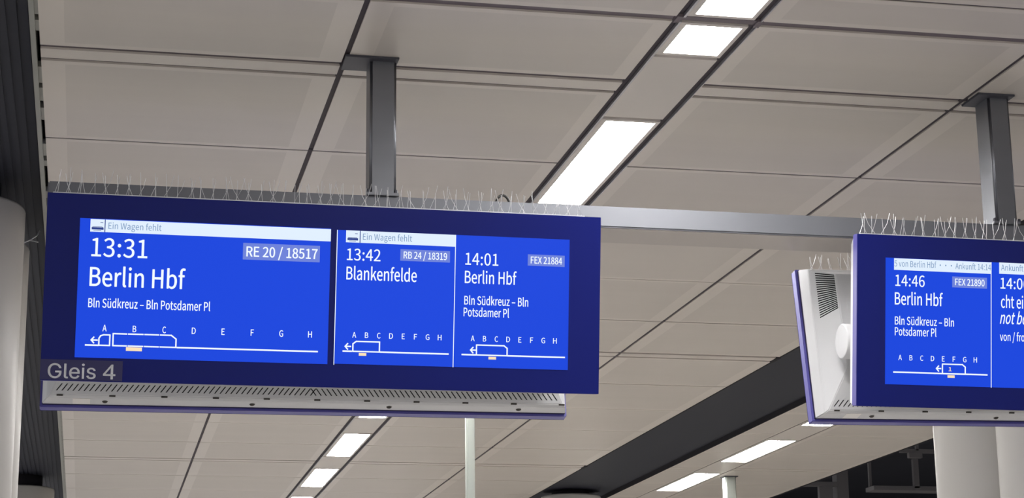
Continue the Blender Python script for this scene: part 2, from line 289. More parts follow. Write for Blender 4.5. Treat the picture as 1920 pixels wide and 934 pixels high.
GS = {"G":[520,[[309,-7,269,-7,223,-7,184,4,149,25,115,46,88,77,69,116,50,155,40,201,40,254,40,308,50,354,69,393,88,432,115,462,149,484,183,505,221,516,265,516,292,516,317,512,340,504,364,496,385,484,403,469,422,454,437,437,449,416,461,396,470,373,474,349,452,349,430,349,408,349,403,365,396,380,387,393,379,406,368,417,356,427,344,436,330,444,315,448,300,453,283,456,265,456,235,456,208,448,183,432,159,417,139,394,125,364,111,334,103,297,103,254,103,211,111,175,125,145,140,115,159,92,184,76,209,61,237,53,269,53,297,53,323,59,345,71,367,83,384,101,396,123,409,146,415,172,415,202,421,201,428,200,434,199,384,199,333,199,283,199,283,218,283,237,283,256,348,256,413,256,478,256,478,237,478,219,478,200,478,158,469,122,451,91,433,60,408,36,377,19,345,2]]],
"l":[189,[[147,-2,139,-2,110,-2,88,5,74,20,60,35,53,57,53,84,53,226,53,367,53,509,73,509,93,509,114,509,114,372,114,235,114,99,114,81,116,69,120,62,125,55,133,52,146,52,152,52,157,52,160,53,164,53,167,54,170,54,173,37,177,20,181,3,175,1,169,0,162,-1,154,-2]]],
"e":[404,[[238,-8,212,-8,175,-8,143,0,117,16,90,33,70,56,56,85,41,114,34,148,34,187,34,226,41,260,55,290,69,319,89,343,115,359,141,376,171,384,205,384,226,384,246,381,266,374,285,367,303,356,319,341,335,326,348,306,357,282,366,258,371,228,371,194,371,186,371,178,371,169,280,169,150,169,97,169,98,150,101,126,110,106,120,87,134,72,151,61,168,51,189,46,212,46,228,46,241,48,254,53,266,57,277,64,285,73,294,82,301,93,306,105,325,101,345,96,365,91,359,71,349,54,335,39,321,24,303,13,283,4,262,-4],[120,221,97,221,98,235,100,251,109,270,118,288,130,302,146,313,163,325,182,330,205,330,228,330,247,325,263,314,278,303,290,288,298,269,306,249,305,240,308,221,240,221]]],
"i":[167,[[73,0,53,0,53,126,53,253,53,379,73,379,93,379,114,379,114,253,114,126,114,0,93,0],[95,443,84,443,72,443,62,447,54,455,45,462,41,472,41,483,41,494,45,504,54,512,62,520,72,524,84,524,95,524,106,520,114,512,122,504,126,494,126,483,126,472,122,462,114,455,106,447]]],
"s":[365,[[211,-8,182,-8,156,-8,133,-4,112,3,92,11,75,23,62,38,49,53,40,72,36,94,55,98,74,102,94,107,99,86,109,70,124,60,139,50,158,45,181,45,208,45,229,51,244,62,260,74,268,87,268,103,268,116,263,127,254,136,245,144,231,151,212,155,191,160,170,165,149,170,115,178,89,191,72,208,55,225,47,247,47,274,47,296,53,315,65,332,77,348,94,361,115,370,136,380,160,384,187,384,213,384,235,380,254,372,272,365,287,353,299,339,310,325,319,309,324,290,305,286,287,281,268,277,263,292,255,304,243,316,230,327,212,333,187,333,165,333,146,327,131,317,116,306,109,293,109,277,109,263,114,252,124,243,134,235,150,228,172,223,191,218,210,214,229,209,264,201,290,188,306,171,323,154,331,133,331,107,331,84,325,64,312,47,300,30,282,16,260,6,237,-3]]],
" ":[188,[]],
"4":[440,[[285,40,285,0,307,0,328,0,350,0,350,40,350,80,350,120,377,120,403,120,430,120,430,139,430,159,430,178,403,178,377,178,350,178,350,291,350,403,350,516,332,516,315,516,297,516,208,403,119,291,30,178,30,159,30,139,30,120,115,120,200,120,285,120,285,80],[222,178,285,178,285,257,285,336,285,415,222,336,158,257,95,178,158,178]]]}

def glyph_curve(splines, cu):
    for sp in splines:
        q = [sp[i:i + 6] for i in range(0, len(sp), 6)]
        keep = []
        for a in q:                      # drop doubled points
            if keep and abs(keep[-1][2] - a[2]) + abs(keep[-1][3] - a[3]) < 1:
                keep[-1] = keep[-1][:4] + a[4:]
            else:
                keep.append(a)
        if len(keep) > 1 and abs(keep[-1][2] - keep[0][2]) + abs(keep[-1][3] - keep[0][3]) < 1:
            keep[0] = keep[-1][:2] + keep[0][2:]
            keep.pop()
        sp = [v for a in keep for v in a]
        n = len(sp) // 6
        s = cu.splines.new('BEZIER')
        s.bezier_points.add(n - 1)
        for i in range(n):
            q = sp[6 * i:6 * i + 6]
            b = s.bezier_points[i]
            b.handle_left_type = b.handle_right_type = 'FREE'
            b.handle_left = (q[0], q[1], 0)
            b.co = (q[2], q[3], 0)
            b.handle_right = (q[4], q[5], 0)
        s.use_cyclic_u = True

_gcache = {}
def glyph_mesh(ch, font):
    k = (ch, font)
    if k in _gcache:
        return _gcache[k]
    cu = bpy.data.curves.new('glyph', 'CURVE')
    cu.dimensions = '2D'
    cu.fill_mode = 'BOTH'
    cu.resolution_u = 5
    glyph_curve((GS if font else GT)[ch][1], cu)
    o = bpy.data.objects.new('glyph', cu)
    COL.objects.link(o)
    dg = bpy.context.evaluated_depsgraph_get()
    me = bpy.data.meshes.new_from_object(o.evaluated_get(dg))
    vs = [tuple(v.co[:2]) for v in me.vertices]
    fs = [tuple(p.vertices) for p in me.polygons]
    bpy.data.objects.remove(o)
    bpy.data.curves.remove(cu)
    bpy.data.meshes.remove(me)
    _gcache[k] = (vs, fs)
    return vs, fs

def text(bm, s, x0, x1, zb, zt, y, font=0, bold=4., slant=0., mi=0):
    """letters between x0 and x1, baseline zb, capital height up to zt, in the plane y"""
    G = GS if font else GT
    pen, out = 0, []
    for ch in s:
        adv, sp = G[ch]
        if sp:
            vs, fs = glyph_mesh(ch, font)
            for dx, dz in ([(-bold, 0), (bold, 0), (0, bold * .6), (0, -bold * .6)] if bold else [(0, 0)]):
                out.append((pen, [(v[0] + dx, v[1] + dz) for v in vs], fs))
        pen += adv + (6 if font == 0 else 0)
    lo = min(p + v[0] for p, vs, _ in out for v in vs)
    hi = max(p + v[0] for p, vs, _ in out for v in vs)
    kx = (x1 - x0) / (hi - lo)
    kz = (zt - zb) / 515.
    for p, vs, fs in out:
        nv = [bm.verts.new((x0 + (p + v[0] - lo) * kx + v[1] * kz * slant, y, zb + v[1] * kz)) for v in vs]
        for f in fs:
            try:
                bm.faces.new([nv[i] for i in f]).material_index = mi
            except ValueError:
                pass

# ------------------------------------------------------------------ setting: floor, ceiling
bm = bmesh.new()
box(bm, (-3.2, -14, -.25), (16, 46, 0))
struct(mesh('floor', bm, M['floor']))

CEIL = struct(empty('ceiling', P(.85, 5, 1)))
def cpart(name, bm, m, bevel=0):
    o = mesh(name, bm, m, None, bevel)
    o.parent = CEIL
    o.matrix_parent_inverse = Matrix.Translation(-CEIL.location)
    return o

YMIN, YMAX = -4.2, 12.4
bounds = []
for k in range(-4, 6):
    D = 2.835 + 2.13 * k
    bounds += [(D - .027, .0165), (D + .027, .0120)]
    bounds += [(D + .426 * j, .0062 if j in (1, 4) else .0034) for j in (1, 2, 3, 4)]
bounds.append((2.532, .021))
bounds = sorted(b for b in bounds if YMIN < b[0] < YMAX)
TH = .012
def rows(gscale=1.):
    ys = [(YMIN, 0)] + bounds + [(YMAX, 0)]
    for (a, ga), (b, gb) in zip(ys, ys[1:]):
        yield a + ga / 2 * gscale, b - gb / 2 * gscale

def ceiling_panel(x0, x1, y0, y1, lb=.030, rb=.030):
    """folded sheet panel: plain rim, perforated middle"""
    bm = bmesh.new()
    e = min(.014, (y1 - y0) * .2)
    z0, z1 = 1., 1. + TH
    xs = [x0, x0 + lb, x1 - rb, x1]
    ys = [y0, y0 + e, y1 - e, y1]
    if y1 - y0 < .1:
        wbox(bm, x0, x1, y0, y1, z0, z1)
    else:
        g = [[bm.verts.new(P(x, y, z0)) for x in xs] for y in ys]
        for j in range(3):
            for i in range(3):
                f = bm.faces.new((g[j][i], g[j][i + 1], g[j + 1][i + 1], g[j + 1][i]))
                f.material_index = 1 if i == 1 and j == 1 else 0
        t = [bm.verts.new(P(x, y, z1)) for x, y in ((x0, y0), (x1, y0), (x1, y1), (x0, y1))]
        for k, edge in enumerate(([g[0][i] for i in range(4)], [g[j][3] for j in range(4)], [g[3][i] for i in (3, 2, 1, 0)], [g[j][0] for j in (3, 2, 1, 0)])):
            bm.faces.new(edge + [t[(k + 1) % 4], t[k]])
        bm.faces.new(t)
    return cpart('ceiling_panel', bm, [M['panel'], M['perf']])

GX = .0085
cols = [(-.100, .346 - GX / 2, .035, .035), (.346 + GX / 2, .7845, .035, .024), (.9115, 1.352 - GX / 2, .024, .035), (1.352 + GX / 2, 1.790, .035, .035)]
for y0, y1 in rows():
    for x0, x1, lb, rb in cols:
        ceiling_panel(x0, x1, y0, y1, lb, rb)
# right-hand ceiling beyond the dark recess
for y0, y1 in rows(.35):
    if y1 < 3.2:
        continue
    ceiling_panel(2.115, 2.2405, y0, y1, .01, .01)
    ceiling_panel(2.3715, 2.805, y0, y1, .02, .02)
# everything above the panels is black plenum
bm = bmesh.new()
wbox(bm, -.102, 1.792, YMIN, YMAX, 1.03, 1.05)
wbox(bm, 2.113, 2.807, YMIN, YMAX, 1.03, 1.05)
cpart('plenum', bm, M['dark'])
# thick expansion joint profile
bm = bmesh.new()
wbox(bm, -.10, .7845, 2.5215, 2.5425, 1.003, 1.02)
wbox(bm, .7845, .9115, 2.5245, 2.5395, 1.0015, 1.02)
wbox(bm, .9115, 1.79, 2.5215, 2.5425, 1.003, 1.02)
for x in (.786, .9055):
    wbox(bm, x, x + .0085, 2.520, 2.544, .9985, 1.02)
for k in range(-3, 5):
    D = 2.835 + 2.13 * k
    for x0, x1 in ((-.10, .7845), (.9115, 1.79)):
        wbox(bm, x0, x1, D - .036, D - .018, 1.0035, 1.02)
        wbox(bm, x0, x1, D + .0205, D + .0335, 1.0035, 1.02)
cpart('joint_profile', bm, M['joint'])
bm = bmesh.new()  # dark filler strips: shade of the seams and grooves put into colour
for yb, gp in bounds:
    if gp < .008:
        for x0, x1 in ((-.10, .7845), (.9115, 1.79)):
            wbox(bm, x0, x1, yb - gp * .7, yb + gp * .7, 1.0012 if gp > .004 else 1.002, 1.02)
for xg in (.346, 1.352):
    wbox(bm, xg - GX / 2 - .001, xg + GX / 2 + .001, YMIN, YMAX, 1.0025, 1.02)
wbox(bm, .8995, .9118, YMIN, YMAX, 1.004, 1.02)
wbox(bm, .7842, .7945, YMIN, YMAX, 1.004, 1.02)
wbox(bm, 2.2375, 2.2470, 3.2, YMAX, 1.0015, 1.02)
wbox(bm, 2.3660, 2.3735, 3.2, YMAX, 1.0015, 1.02)
cpart('seam_shade_strip', bm, M['groove'])

# light strip: rails, blank panels, lamps
def strip_rails(xa, xb):
    bm = bmesh.new()
    for a, b in ((2.5245 - 7, 2.5225), (2.5415, YMAX)):
        wbox(bm, xa + .0105, xa + .0140, a, b, .9990, 1.015)
        wbox(bm, xb - .0015, xb, a, b, .9985, 1.010)
    cpart('strip_rail', bm, M['rail'])
strip_rails(.7845, .9115)

LAMPS = []
k = -8
while True:
    a = 3.0 + .8535 * k
    if a > 11.5:
        break
    LAMPS.append((a, a + .535))
    k += 1
def blank(xa, xb, y0, y1):
    bm = bmesh.new()
    wbox(bm, xa, xb, y0, y1, 1.0005, 1.012)
    cpart('strip_panel', bm, M['strip'])
for (a, b), (c, d) in zip(LAMPS, LAMPS[1:]):
    if b > YMIN and a < 11:
        blank(.7995, .8995, b + .012, c - .012) if not (b < 2.53 < c) else None

lamp_no = 0
def ceiling_light(x0, x1, y0, y1, label, group=None, fx=.0095, fy=.009):
    t = empty('ceiling_light', P((x0 + x1) / 2, (y0 + y1) / 2, 1.0))
    o = t.location
    bm = bmesh.new()
    for a, b, c, d in ((x0, x0 + fx, y0, y1), (x1 - fx * .7, x1, y0, y1), (x0 + fx, x1 - fx * .7, y0, y0 + fy), (x0 + fx, x1 - fx * .7, y1 - fy, y1)):
        box(bm, P(a, c, 1.0) - o, P(b, d, 1.012) - o)
    mesh('frame', bm, M['strip'], t)
    bm = bmesh.new()
    box(bm, P(x0 + fx, y0 + fy, 1.0025) - o, P(x1 - fx * .7, y1 - fy, 1.010) - o)
    mesh('diffuser', bm, M['lamp'], t)
    return tag(t, label, 'ceiling light', group)

MAIN = 'lights in the central ceiling strip'
named = {
    2: 'long glowing ceiling light panel just above the steel beam, beside the black cable loop',
    6: 'sliver of a glowing ceiling light directly under the lower edge of the left display',
    7: 'larger of the two whole glowing ceiling lights below the left display',
    8: 'smaller glowing ceiling light below the left display, second from the bottom edge',
    9: 'glowing ceiling light cut by the bottom edge of the photo, left of centre',
}
n = 0
for i, (a, b) in enumerate(LAMPS):
    if a < 2.53 < b:
        ceiling_light(.7995, .8995, a, 2.519, 'glowing ceiling light cut off by the top edge, beyond the thick dark joint', MAIN)
        ceiling_light(.7995, .8995, 2.545, b, 'short glowing ceiling light between the thick dark joint and a blank strip panel', MAIN)
        continue
    if a >= 3.0 - .01 and a < 3.1:
        lab = named[2]
    elif 3.5 < a < 5.2:
        lab = 'glowing ceiling light in the central strip, hidden behind the left display'
    elif 5.2 < a < 6:
        lab = named[6]
    elif 6 < a < 7:
        lab = named[7]
    elif 7 < a < 8:
        lab = named[8]
    elif 8 < a < 8.6:
        lab = named[9]
    elif a > 8.6:
        lab = 'glowing ceiling light in the central strip, below the bottom edge of the photo'
    else:
        lab = 'glowing ceiling light in the central strip, above the top edge of the photo'
    ceiling_light(.7995, .8995, a, b, lab, MAIN)
# right-hand strip
RIGHT = 'lights in the right hand ceiling strip'
y = 6.365 - .8535 * 4
prev = None
i = -4
while y < 10.5:
    lab = {-1: 'thin end of a glowing ceiling light under the corner of the right rear display',
           0: 'upper slanted glowing ceiling light to the right of the dark recess',
           1: 'lower slanted glowing ceiling light to the right of the dark recess'}.get(i)
    if lab is None:
        lab = 'glowing ceiling light in the right strip, hidden behind the right display' if i < -1 else 'glowing ceiling light in the right strip, below the bottom edge of the photo'
    ceiling_light(2.2465, 2.3665, y, y + .54, lab, RIGHT, .013, .006)
    blank(2.2465, 2.3665, y + .545, y + .8535 - .005)
    y += .8535
    i += 1

# recesses with dark slats
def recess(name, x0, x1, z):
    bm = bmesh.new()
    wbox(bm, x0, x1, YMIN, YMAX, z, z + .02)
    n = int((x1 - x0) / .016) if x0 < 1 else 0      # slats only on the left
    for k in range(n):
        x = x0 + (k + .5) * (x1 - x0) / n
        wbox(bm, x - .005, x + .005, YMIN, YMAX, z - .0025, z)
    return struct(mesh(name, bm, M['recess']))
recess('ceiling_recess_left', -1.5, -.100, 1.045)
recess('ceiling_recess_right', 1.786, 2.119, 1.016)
# pale edge trims
bm = bmesh.new()
wbox(bm, -.113, -.1055, YMIN, YMAX, .9975, 1.045)
random.seed(3)
for k in range(60):
    y = 2.3 + k * .1
    if k > 13:
        wbox(bm, -.106, -.0985, y, y + .098, 1.0005, 1.01)
    elif random.random() < .75:
        wbox(bm, -.106, -.0985, y, y + random.uniform(.03, .085), 1.0005, 1.01)
struct(mesh('trim_left', bm, M['fascia']))
bm = bmesh.new()
wbox(bm, 1.7905, 1.7945, YMIN, YMAX, .9985, 1.017)
for k in range(0, 5):
    D = 2.835 + 2.13 * k
    wbox(bm, 1.785, 1.7955, D - .03, D + .03, .9975, 1.01)
struct(mesh('trim_right', bm, M['dark']))
bm = bmesh.new()
wbox(bm, 2.1105, 2.1145, YMIN, YMAX, .9985, 1.017)
struct(mesh('trim_far', bm, M['dark']))
bm = bmesh.new()
wbox(bm, 2.8055, 2.812, 3.0, YMAX, .998, 1.10)
struct(mesh('trim_outer', bm, M['dark']))

# dark hall beyond the right-hand ceiling
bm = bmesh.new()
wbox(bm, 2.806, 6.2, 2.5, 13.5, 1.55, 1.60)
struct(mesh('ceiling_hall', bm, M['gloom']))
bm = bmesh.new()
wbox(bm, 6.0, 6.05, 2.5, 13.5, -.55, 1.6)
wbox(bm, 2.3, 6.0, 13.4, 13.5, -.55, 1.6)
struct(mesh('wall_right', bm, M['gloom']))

def hall_bit(name, label, cat, parts):
    t = empty(name, parts[0][1])
    for pn, o, a, b in parts:
        bm = bmesh.new()
        box(bm, Vector(a) - t.location, Vector(b) - t.location)
        mesh(pn, bm, M['gloomsteel'], t, .004)
    tag(t, label, cat)
    return t
def rayp(xr, zr, y):
    return P(xr * y, y, zr * y)
Yh = 9.0
a, b = rayp(.3925, .142, Yh), rayp(.3990, .142, Yh)
hall_bit('hanging_post', 'grey vertical post in the dark hall beyond the right ceiling edge', 'post',
         [('post', P(.3957 * Yh, Yh, 1.55), (a.x, a.y, P(0, 0, .9).z), (b.x, a.y + .18, P(0, 0, 1.55).z)),
          ('bracket', None, (a.x - .50, a.y, rayp(0, .1345, Yh).z - .04), (a.x, a.y + .12, rayp(0, .1345, Yh).z + .02)),
          ('arm', None, (a.x - .26, a.y + .02, P(0, 0, .95).z), (a.x - .06, a.y + .1, rayp(0, .1345, Yh).z - .03))])
a, b = rayp(.430, .153, 8.0), rayp(.450, .153, 8.0)
hall_bit('conduit', 'thin pale conduit with a clamp high in the dark hall beside the round column', 'conduit',
         [('pipe', a, (a.x, a.y, a.z - .025), (b.x + 1.2, a.y + .05, a.z + .025)),
          ('clamp', None, ((a.x + b.x) / 2 - .12, a.y - .01, a.z - .09), ((a.x + b.x) / 2 + .06, a.y + .06, a.z - .02)),
          ('hanger', None, ((a.x + b.x) / 2 - .02, a.y, a.z), ((a.x + b.x) / 2 + .02, a.y + .04, P(0, 0, 1.55).z))])
a, b = rayp(.4135, .1325, 8.6), rayp(.452, .1325, 8.6)
hall_bit('cable_tray', 'low grey cable tray in the dark hall at the bottom edge of the photo', 'cable tray',
         [('tray', a, (a.x, a.y, a.z - .03), (b.x + 1.0, a.y + .3, a.z + .03)),
          ('hanger', None, (rayp(.4385, 0, 8.6).x - .04, a.y, a.z), (rayp(.4385, 0, 8.6).x + .04, a.y + .06, a.z + .40)),
          ('hanger', None, (b.x + .7, a.y, a.z), (b.x + .78, a.y + .06, P(0, 0, 1.55).z)),
          ('hanger', None, (a.x + .02, a.y + .2, a.z), (a.x + .06, a.y + .24, P(0, 0, 1.55).z))])

# ------------------------------------------------------------------ columns (twin round columns standing in the recesses)
def round_column(x, y, label, hook=False):
    ztop = 1.045 if x < 1 else 1.016
    t = empty('round_column', P(x, y, -EYE / S))
    r, top = .125 * S, EYE + .9955 * S
    bm = bmesh.new()
    lathe(bm, (0, 0, 0), [(r, 0), (r, top - .02), (r - .006, top - .005), (r - .02, top)], 64)
    o = mesh('shaft', bm, M['column'], t, 0, True)
    bm = bmesh.new()
    lathe(bm, (0, 0, 0), [(r * .62, top - .05), (r * .62, EYE + ztop * S - .004)], 32)
    mesh('neck', bm, M['dark'], t, 0, True)
    if hook:
        bm = bmesh.new()
        p = Vector((r * .95, -r * .3, top + .02))
        tube(bm, [p + Vector((-.06, 0, -.04)), p + Vector((.02, 0, 0)), p + Vector((.06, 0, .03)), p + Vector((.075, 0, .06))], .004)
        tube(bm, [p + Vector((.02, 0, 0)), p + Vector((.07, -.01, -.012))], .004)
        mesh('wire_hook', bm, M['spike'], t)
    tag(t, label, 'column', 'round columns standing in the dark recesses')
round_column(-.269, 3.72, 'nearest pale round column at the left edge of the photo')
round_column(-.269, 4.02, 'pale round column with a small wire hook, just behind the left edge column', True)
round_column(-.269, 7.95, 'distant pale column top in the bottom left corner below the dark recess')
round_column(1.945, 3.71, 'rightmost pale round column under the right display, cut by the photo edge')
round_column(1.945, 4.02, 'pale round column under the right display, left one of the pair')
round_column(1.945, 7.95, 'distant column top showing at the bottom edge inside the right dark recess')

# ------------------------------------------------------------------ posts and beam
def hanging_post(name, x0, x1, y0, y1, zb, m, label, fx0, fx1, fy0, fy1, foot=True):
    t = empty(name, P((x0 + x1) / 2, (y0 + y1) / 2, 1))
    o = t.location
    bm = bmesh.new()
    box(bm, P(x0, y0, zb) - o, P(x1, y1, 1.0) - o)
    es = [e for e in bm.edges if abs(e.verts[0].co.z - e.verts[1].co.z) > .1]
    bmesh.ops.bevel(bm, geom=es, offset=.011, segments=4, affect='EDGES')
    s = mesh('shaft', bm, m, t)
    for p in s.data.polygons:
        p.use_smooth = len(p.vertices) == 4 and min(p.area, 1) < .02
    bm = bmesh.new()
    box(bm, P(fx0, fy0, .9965) - o, P(fx1, fy1, 1.0005) - o)
    mesh('flange', bm, M['flange'], t, .002)
    if foot:
        bm = bmesh.new()
        box(bm, P(x0 - .004, y0 - .0005, zb - .0005) - o, P(x1 + .004, y1 + .006, zb + .004) - o)
        mesh('foot_plate', bm, m, t, .002)
        for dx in (-.001, .04):
            bm = bmesh.new()
            lathe(bm, P(x0 + dx, y0 + .004, zb + .004) - o, [(.009, 0), (.009, .012), (.005, .016)], 6)
            mesh('bolt', bm, M['flange'], t)
    tag(t, label, 'post', 'grey posts hanging from the ceiling')
ZT, ZB = .7885, .7555
hanging_post('hanging_post', .3825, .4225, 2.775, 2.820, ZT, M['steel'], 'dark grey square steel post above the middle of the left display', .344, .4245, 2.762, 2.824)
hanging_post('hanging_post', 1.3785, 1.4150, 2.775, 2.825, ZT, M['steel'], 'dark grey square steel post with a shiny left side, above the right display', 1.3565, 1.4195, 2.762, 2.826)
hanging_post('steel_pole', .9315, .9535, 4.915, 4.940, -EYE / S, M['green'], 'slim silver steel pole below the left display, running off the bottom edge', .926, .959, 4.908, 4.947, False)
hanging_post('hanging_post', 2.399, 2.441, 7.275, 7.320, .80, M['green'], 'short pale green post below the slanted lights on the right', 2.392, 2.448, 7.268, 7.327, False)

bm = bmesh.new()
box(bm, P(-.079, 2.780, ZB), P(1.80, 2.872, ZT))
bmesh.ops.bevel(bm, geom=bm.edges[:], offset=.006, segments=2, affect='EDGES')
sb = mesh('support_beam', bm, M['beam'])
bm = bmesh.new()  # added plate, coloured as the floor reflection under the beam
box(bm, P(-.076, 2.784, ZB - .0012), P(1.797, 2.868, ZB + .0002))
mesh('underside_bounce_plate', bm, M['soffit'], sb)
tag(sb, 'long horizontal silver steel beam running behind both displays', 'beam')
bm = bmesh.new()
c = P(.594, 2.825, ZT)
pts = [c + Vector((.036 * math.cos(t) * S / 2.9, .01 * math.cos(t), .062 * max(0, math.sin(t)) + .003 + (-.004 if k in (0, 14) else 0))) for k, t in [(k, math.pi * k / 14) for k in range(15)]]
tube(bm, pts, .0062, 10)
tag(mesh('cable_loop', bm, M['cable'], None, 0, True), 'black cable loop standing on the beam above the left display', 'cable')
bm = bmesh.new()
c = P(1.432, 2.80, ZT)
tube(bm, [c + Vector((-.02, 0, .004)), c + Vector((.01, 0, .012)), c + Vector((.04, .0, .03)), c + Vector((.09, .01, .036)), c + Vector((.16, .02, .012))], .012, 8)
tag(mesh('cable', bm, M['cable'], None, 0, True), 'black cable lying on the beam right of the shiny post', 'cable')

# ------------------------------------------------------------------ displays
W_, H_ = .7889 * S, .2585 * S
def frame_of(X, Y, Z, w_, h_, tilt, roll_, yaw_, sg):
    """pose of a display: local x to the right of someone reading it, y into its back, z up"""
    def pt(u, v):
        x = u * math.cos(roll_) - v * math.sin(roll_)
        z = u * math.sin(roll_) + v * math.cos(roll_)
        y = sg * z * math.sin(tilt)
        z *= math.cos(tilt)
        return Vector((X + x * math.cos(yaw_) - y * math.sin(yaw_), Y + x * math.sin(yaw_) + y * math.cos(yaw_), Z + z))
    c = pt(0, 0)
    ex = (pt(1, 0) - c).normalized() * (1 if sg < 0 else -1)
    ez = (pt(0, 1) - c).normalized()
    ey = ez.cross(ex)
    mm = Matrix((ex, ey, ez)).transposed().to_4x4()
    mm.translation = P(*c)
    return mm

class Page:
    """one screen's drawing: u, v run 0..1 over the whole display front"""
    def __init__(s, screen):
        s.scr = screen
    def xz(s, u, v):
        return (u - .5) * W_, (.5 - v) * H_
    def rect(s, bm, u0, v0, u1, v1, y, mi=0):
        (x0, z0), (x1, z1) = s.xz(u0, v1), s.xz(u1, v0)
        box(bm, (x0, y, z0), (x1, y + .0008, z1), mi)
    def line(s, bm, uv, th, y, mi=0):
        pts = [Vector((s.xz(*q)[0], 0, s.xz(*q)[1])) for q in uv]
        for a, b in zip(pts, pts[1:]):
            d = (b - a).normalized()
            n = Vector((-d.z, 0, d.x)) * th / 2
            e = d * th * .35
            prism(bm, [a - e + n + Vector((0, y, 0)), b + e + n + Vector((0, y, 0)), b + e - n + Vector((0, y, 0)), a - e - n + Vector((0, y, 0))], Vector((0, .0006, 0)))
    def write(s, name, items, m='white', y=-.0040):
        bm = bmesh.new()
        for it in items:
            t, u0, u1, vb, vt = it[:5]
            kw = it[5] if len(it) > 5 else {}
            x0, zb = s.xz(u0, vb)
            x1, zt = s.xz(u1, vt)
            text(bm, t, x0, x1, zb, zt, y, **kw)
        return mesh(name, bm, M[m], s.scr)
    def bar(s, u0, u1, v0=.1345, v1=.202, icon=None, msg=None):
        bm = bmesh.new()
        s.rect(bm, u0, v0, u1, v1, -.003)
        mesh('notice_bar', bm, M['bar'], s.scr)
        if icon:
            a, b, c = icon
            bm = bmesh.new()
            s.line(bm, [(c, v0 + .002), (c, v1 - .001)], .0035, -.0040)
            s.line(bm, [(a + .002, v1 - .018), (b - .001, v1 - .018)], .009, -.0040)
            s.line(bm, [(a + .002, v1 - .0265), (b - .002, v1 - .0265), (b - .001, v1 - .018)], .0022, -.0040)
            s.line(bm, [(b - .005, v0 + .017), (b - .001, v0 + .017)], .0025, -.0040)
            s.line(bm, [(a + .004, v1 - .0075), (b - .004, v1 - .0075)], .0018, -.0040)
            mesh('train_icon', bm, M['baricon'], s.scr)
        if msg:
            s.write('notice_lettering', [msg], 'bartext')
    def badge(s, u0, u1, v0, v1, msg):
        bm = bmesh.new()
        s.rect(bm, u0, v0, u1, v1, -.003)
        mesh('train_number_badge', bm, M['badge'], s.scr)
        s.write('badge_lettering', [msg])
    def letters(s, ua, uh, v, ch=.0165):
        for k, c in enumerate('ABCDEFGH'):
            u = ua + (uh - ua) * k / 7
            wd = {'B': .0031, 'E': .0028, 'F': .0028, 'C': .0031}.get(c, .0035)
            s.write('coach_letter', [(c, u - wd, u + wd, v + ch, v - ch, {'bold': 9.})])
    def diagram(s, u0, u1, vl, shapes, arrow, mark, gap):
        bm = bmesh.new()
        s.line(bm, [(u0, vl), (gap[0], vl)], .0062, -.0040)
        s.line(bm, [(gap[1], vl), (u1, vl)], .0062, -.0040)
        for sh in shapes:
            s.line(bm, sh, .0054, -.0041)
        a, b, v = arrow
        s.line(bm, [(a, v), (b, v)], .0055, -.0041)
        s.line(bm, [(a + .0045, v - .0155), (a, v), (a + .0045, v + .0155)], .0055, -.0042)
        mesh('train_diagram', bm, M['white'], s.scr)
        bm = bmesh.new()
        s.rect(bm, mark[0], mark[2], mark[1], mark[3], -.0046)
        mesh('boarding_marker', bm, M['amber'], s.scr)

def car(u0, u1, vt, vb, cut='r', c=.0075):
    dv = c * W_ / H_ * .75
    if cut == 'r':
        return [(u0, vb), (u0, vt), (u1 - c, vt), (u1, vt + dv), (u1, vb), (u0, vb)]
    if cut == 'l':
        return [(u0, vb), (u0, vt + dv), (u0 + c, vt), (u1, vt), (u1, vb), (u0, vb)]
    return [(u0, vb), (u0, vt), (u1, vt), (u1, vb), (u0, vb)]

def screen(disp, u0, u1, v0=.131, v1=.874):
    bm = bmesh.new()
    box(bm, ((u0 - .5) * W_, -.0022, (.5 - v1) * H_), ((u1 - .5) * W_, .004, (.5 - v0) * H_))
    return mesh('screen', bm, M['screen'], disp)

def casing_rings():
    k = S
    z = H_ / 2 / k
    w2 = W_ / 2 / k
    prof = [(.0238, .0030, .0030, .0030), (.0490, .0095, .0110, .0040), (.0510, .0110, .0125, .0050), (.0545, .0150, .0165, .0075), (.0800, .0440, z - .0985, z - .0605)]
    return [[(x * k, y * k, zz * k) for x, zz in ((-w2 + ix, -z + ib), (w2 - ix, -z + ib), (w2 - ix, z - it), (-w2 + ix, z - it))] for y, ix, it, ib in prof]

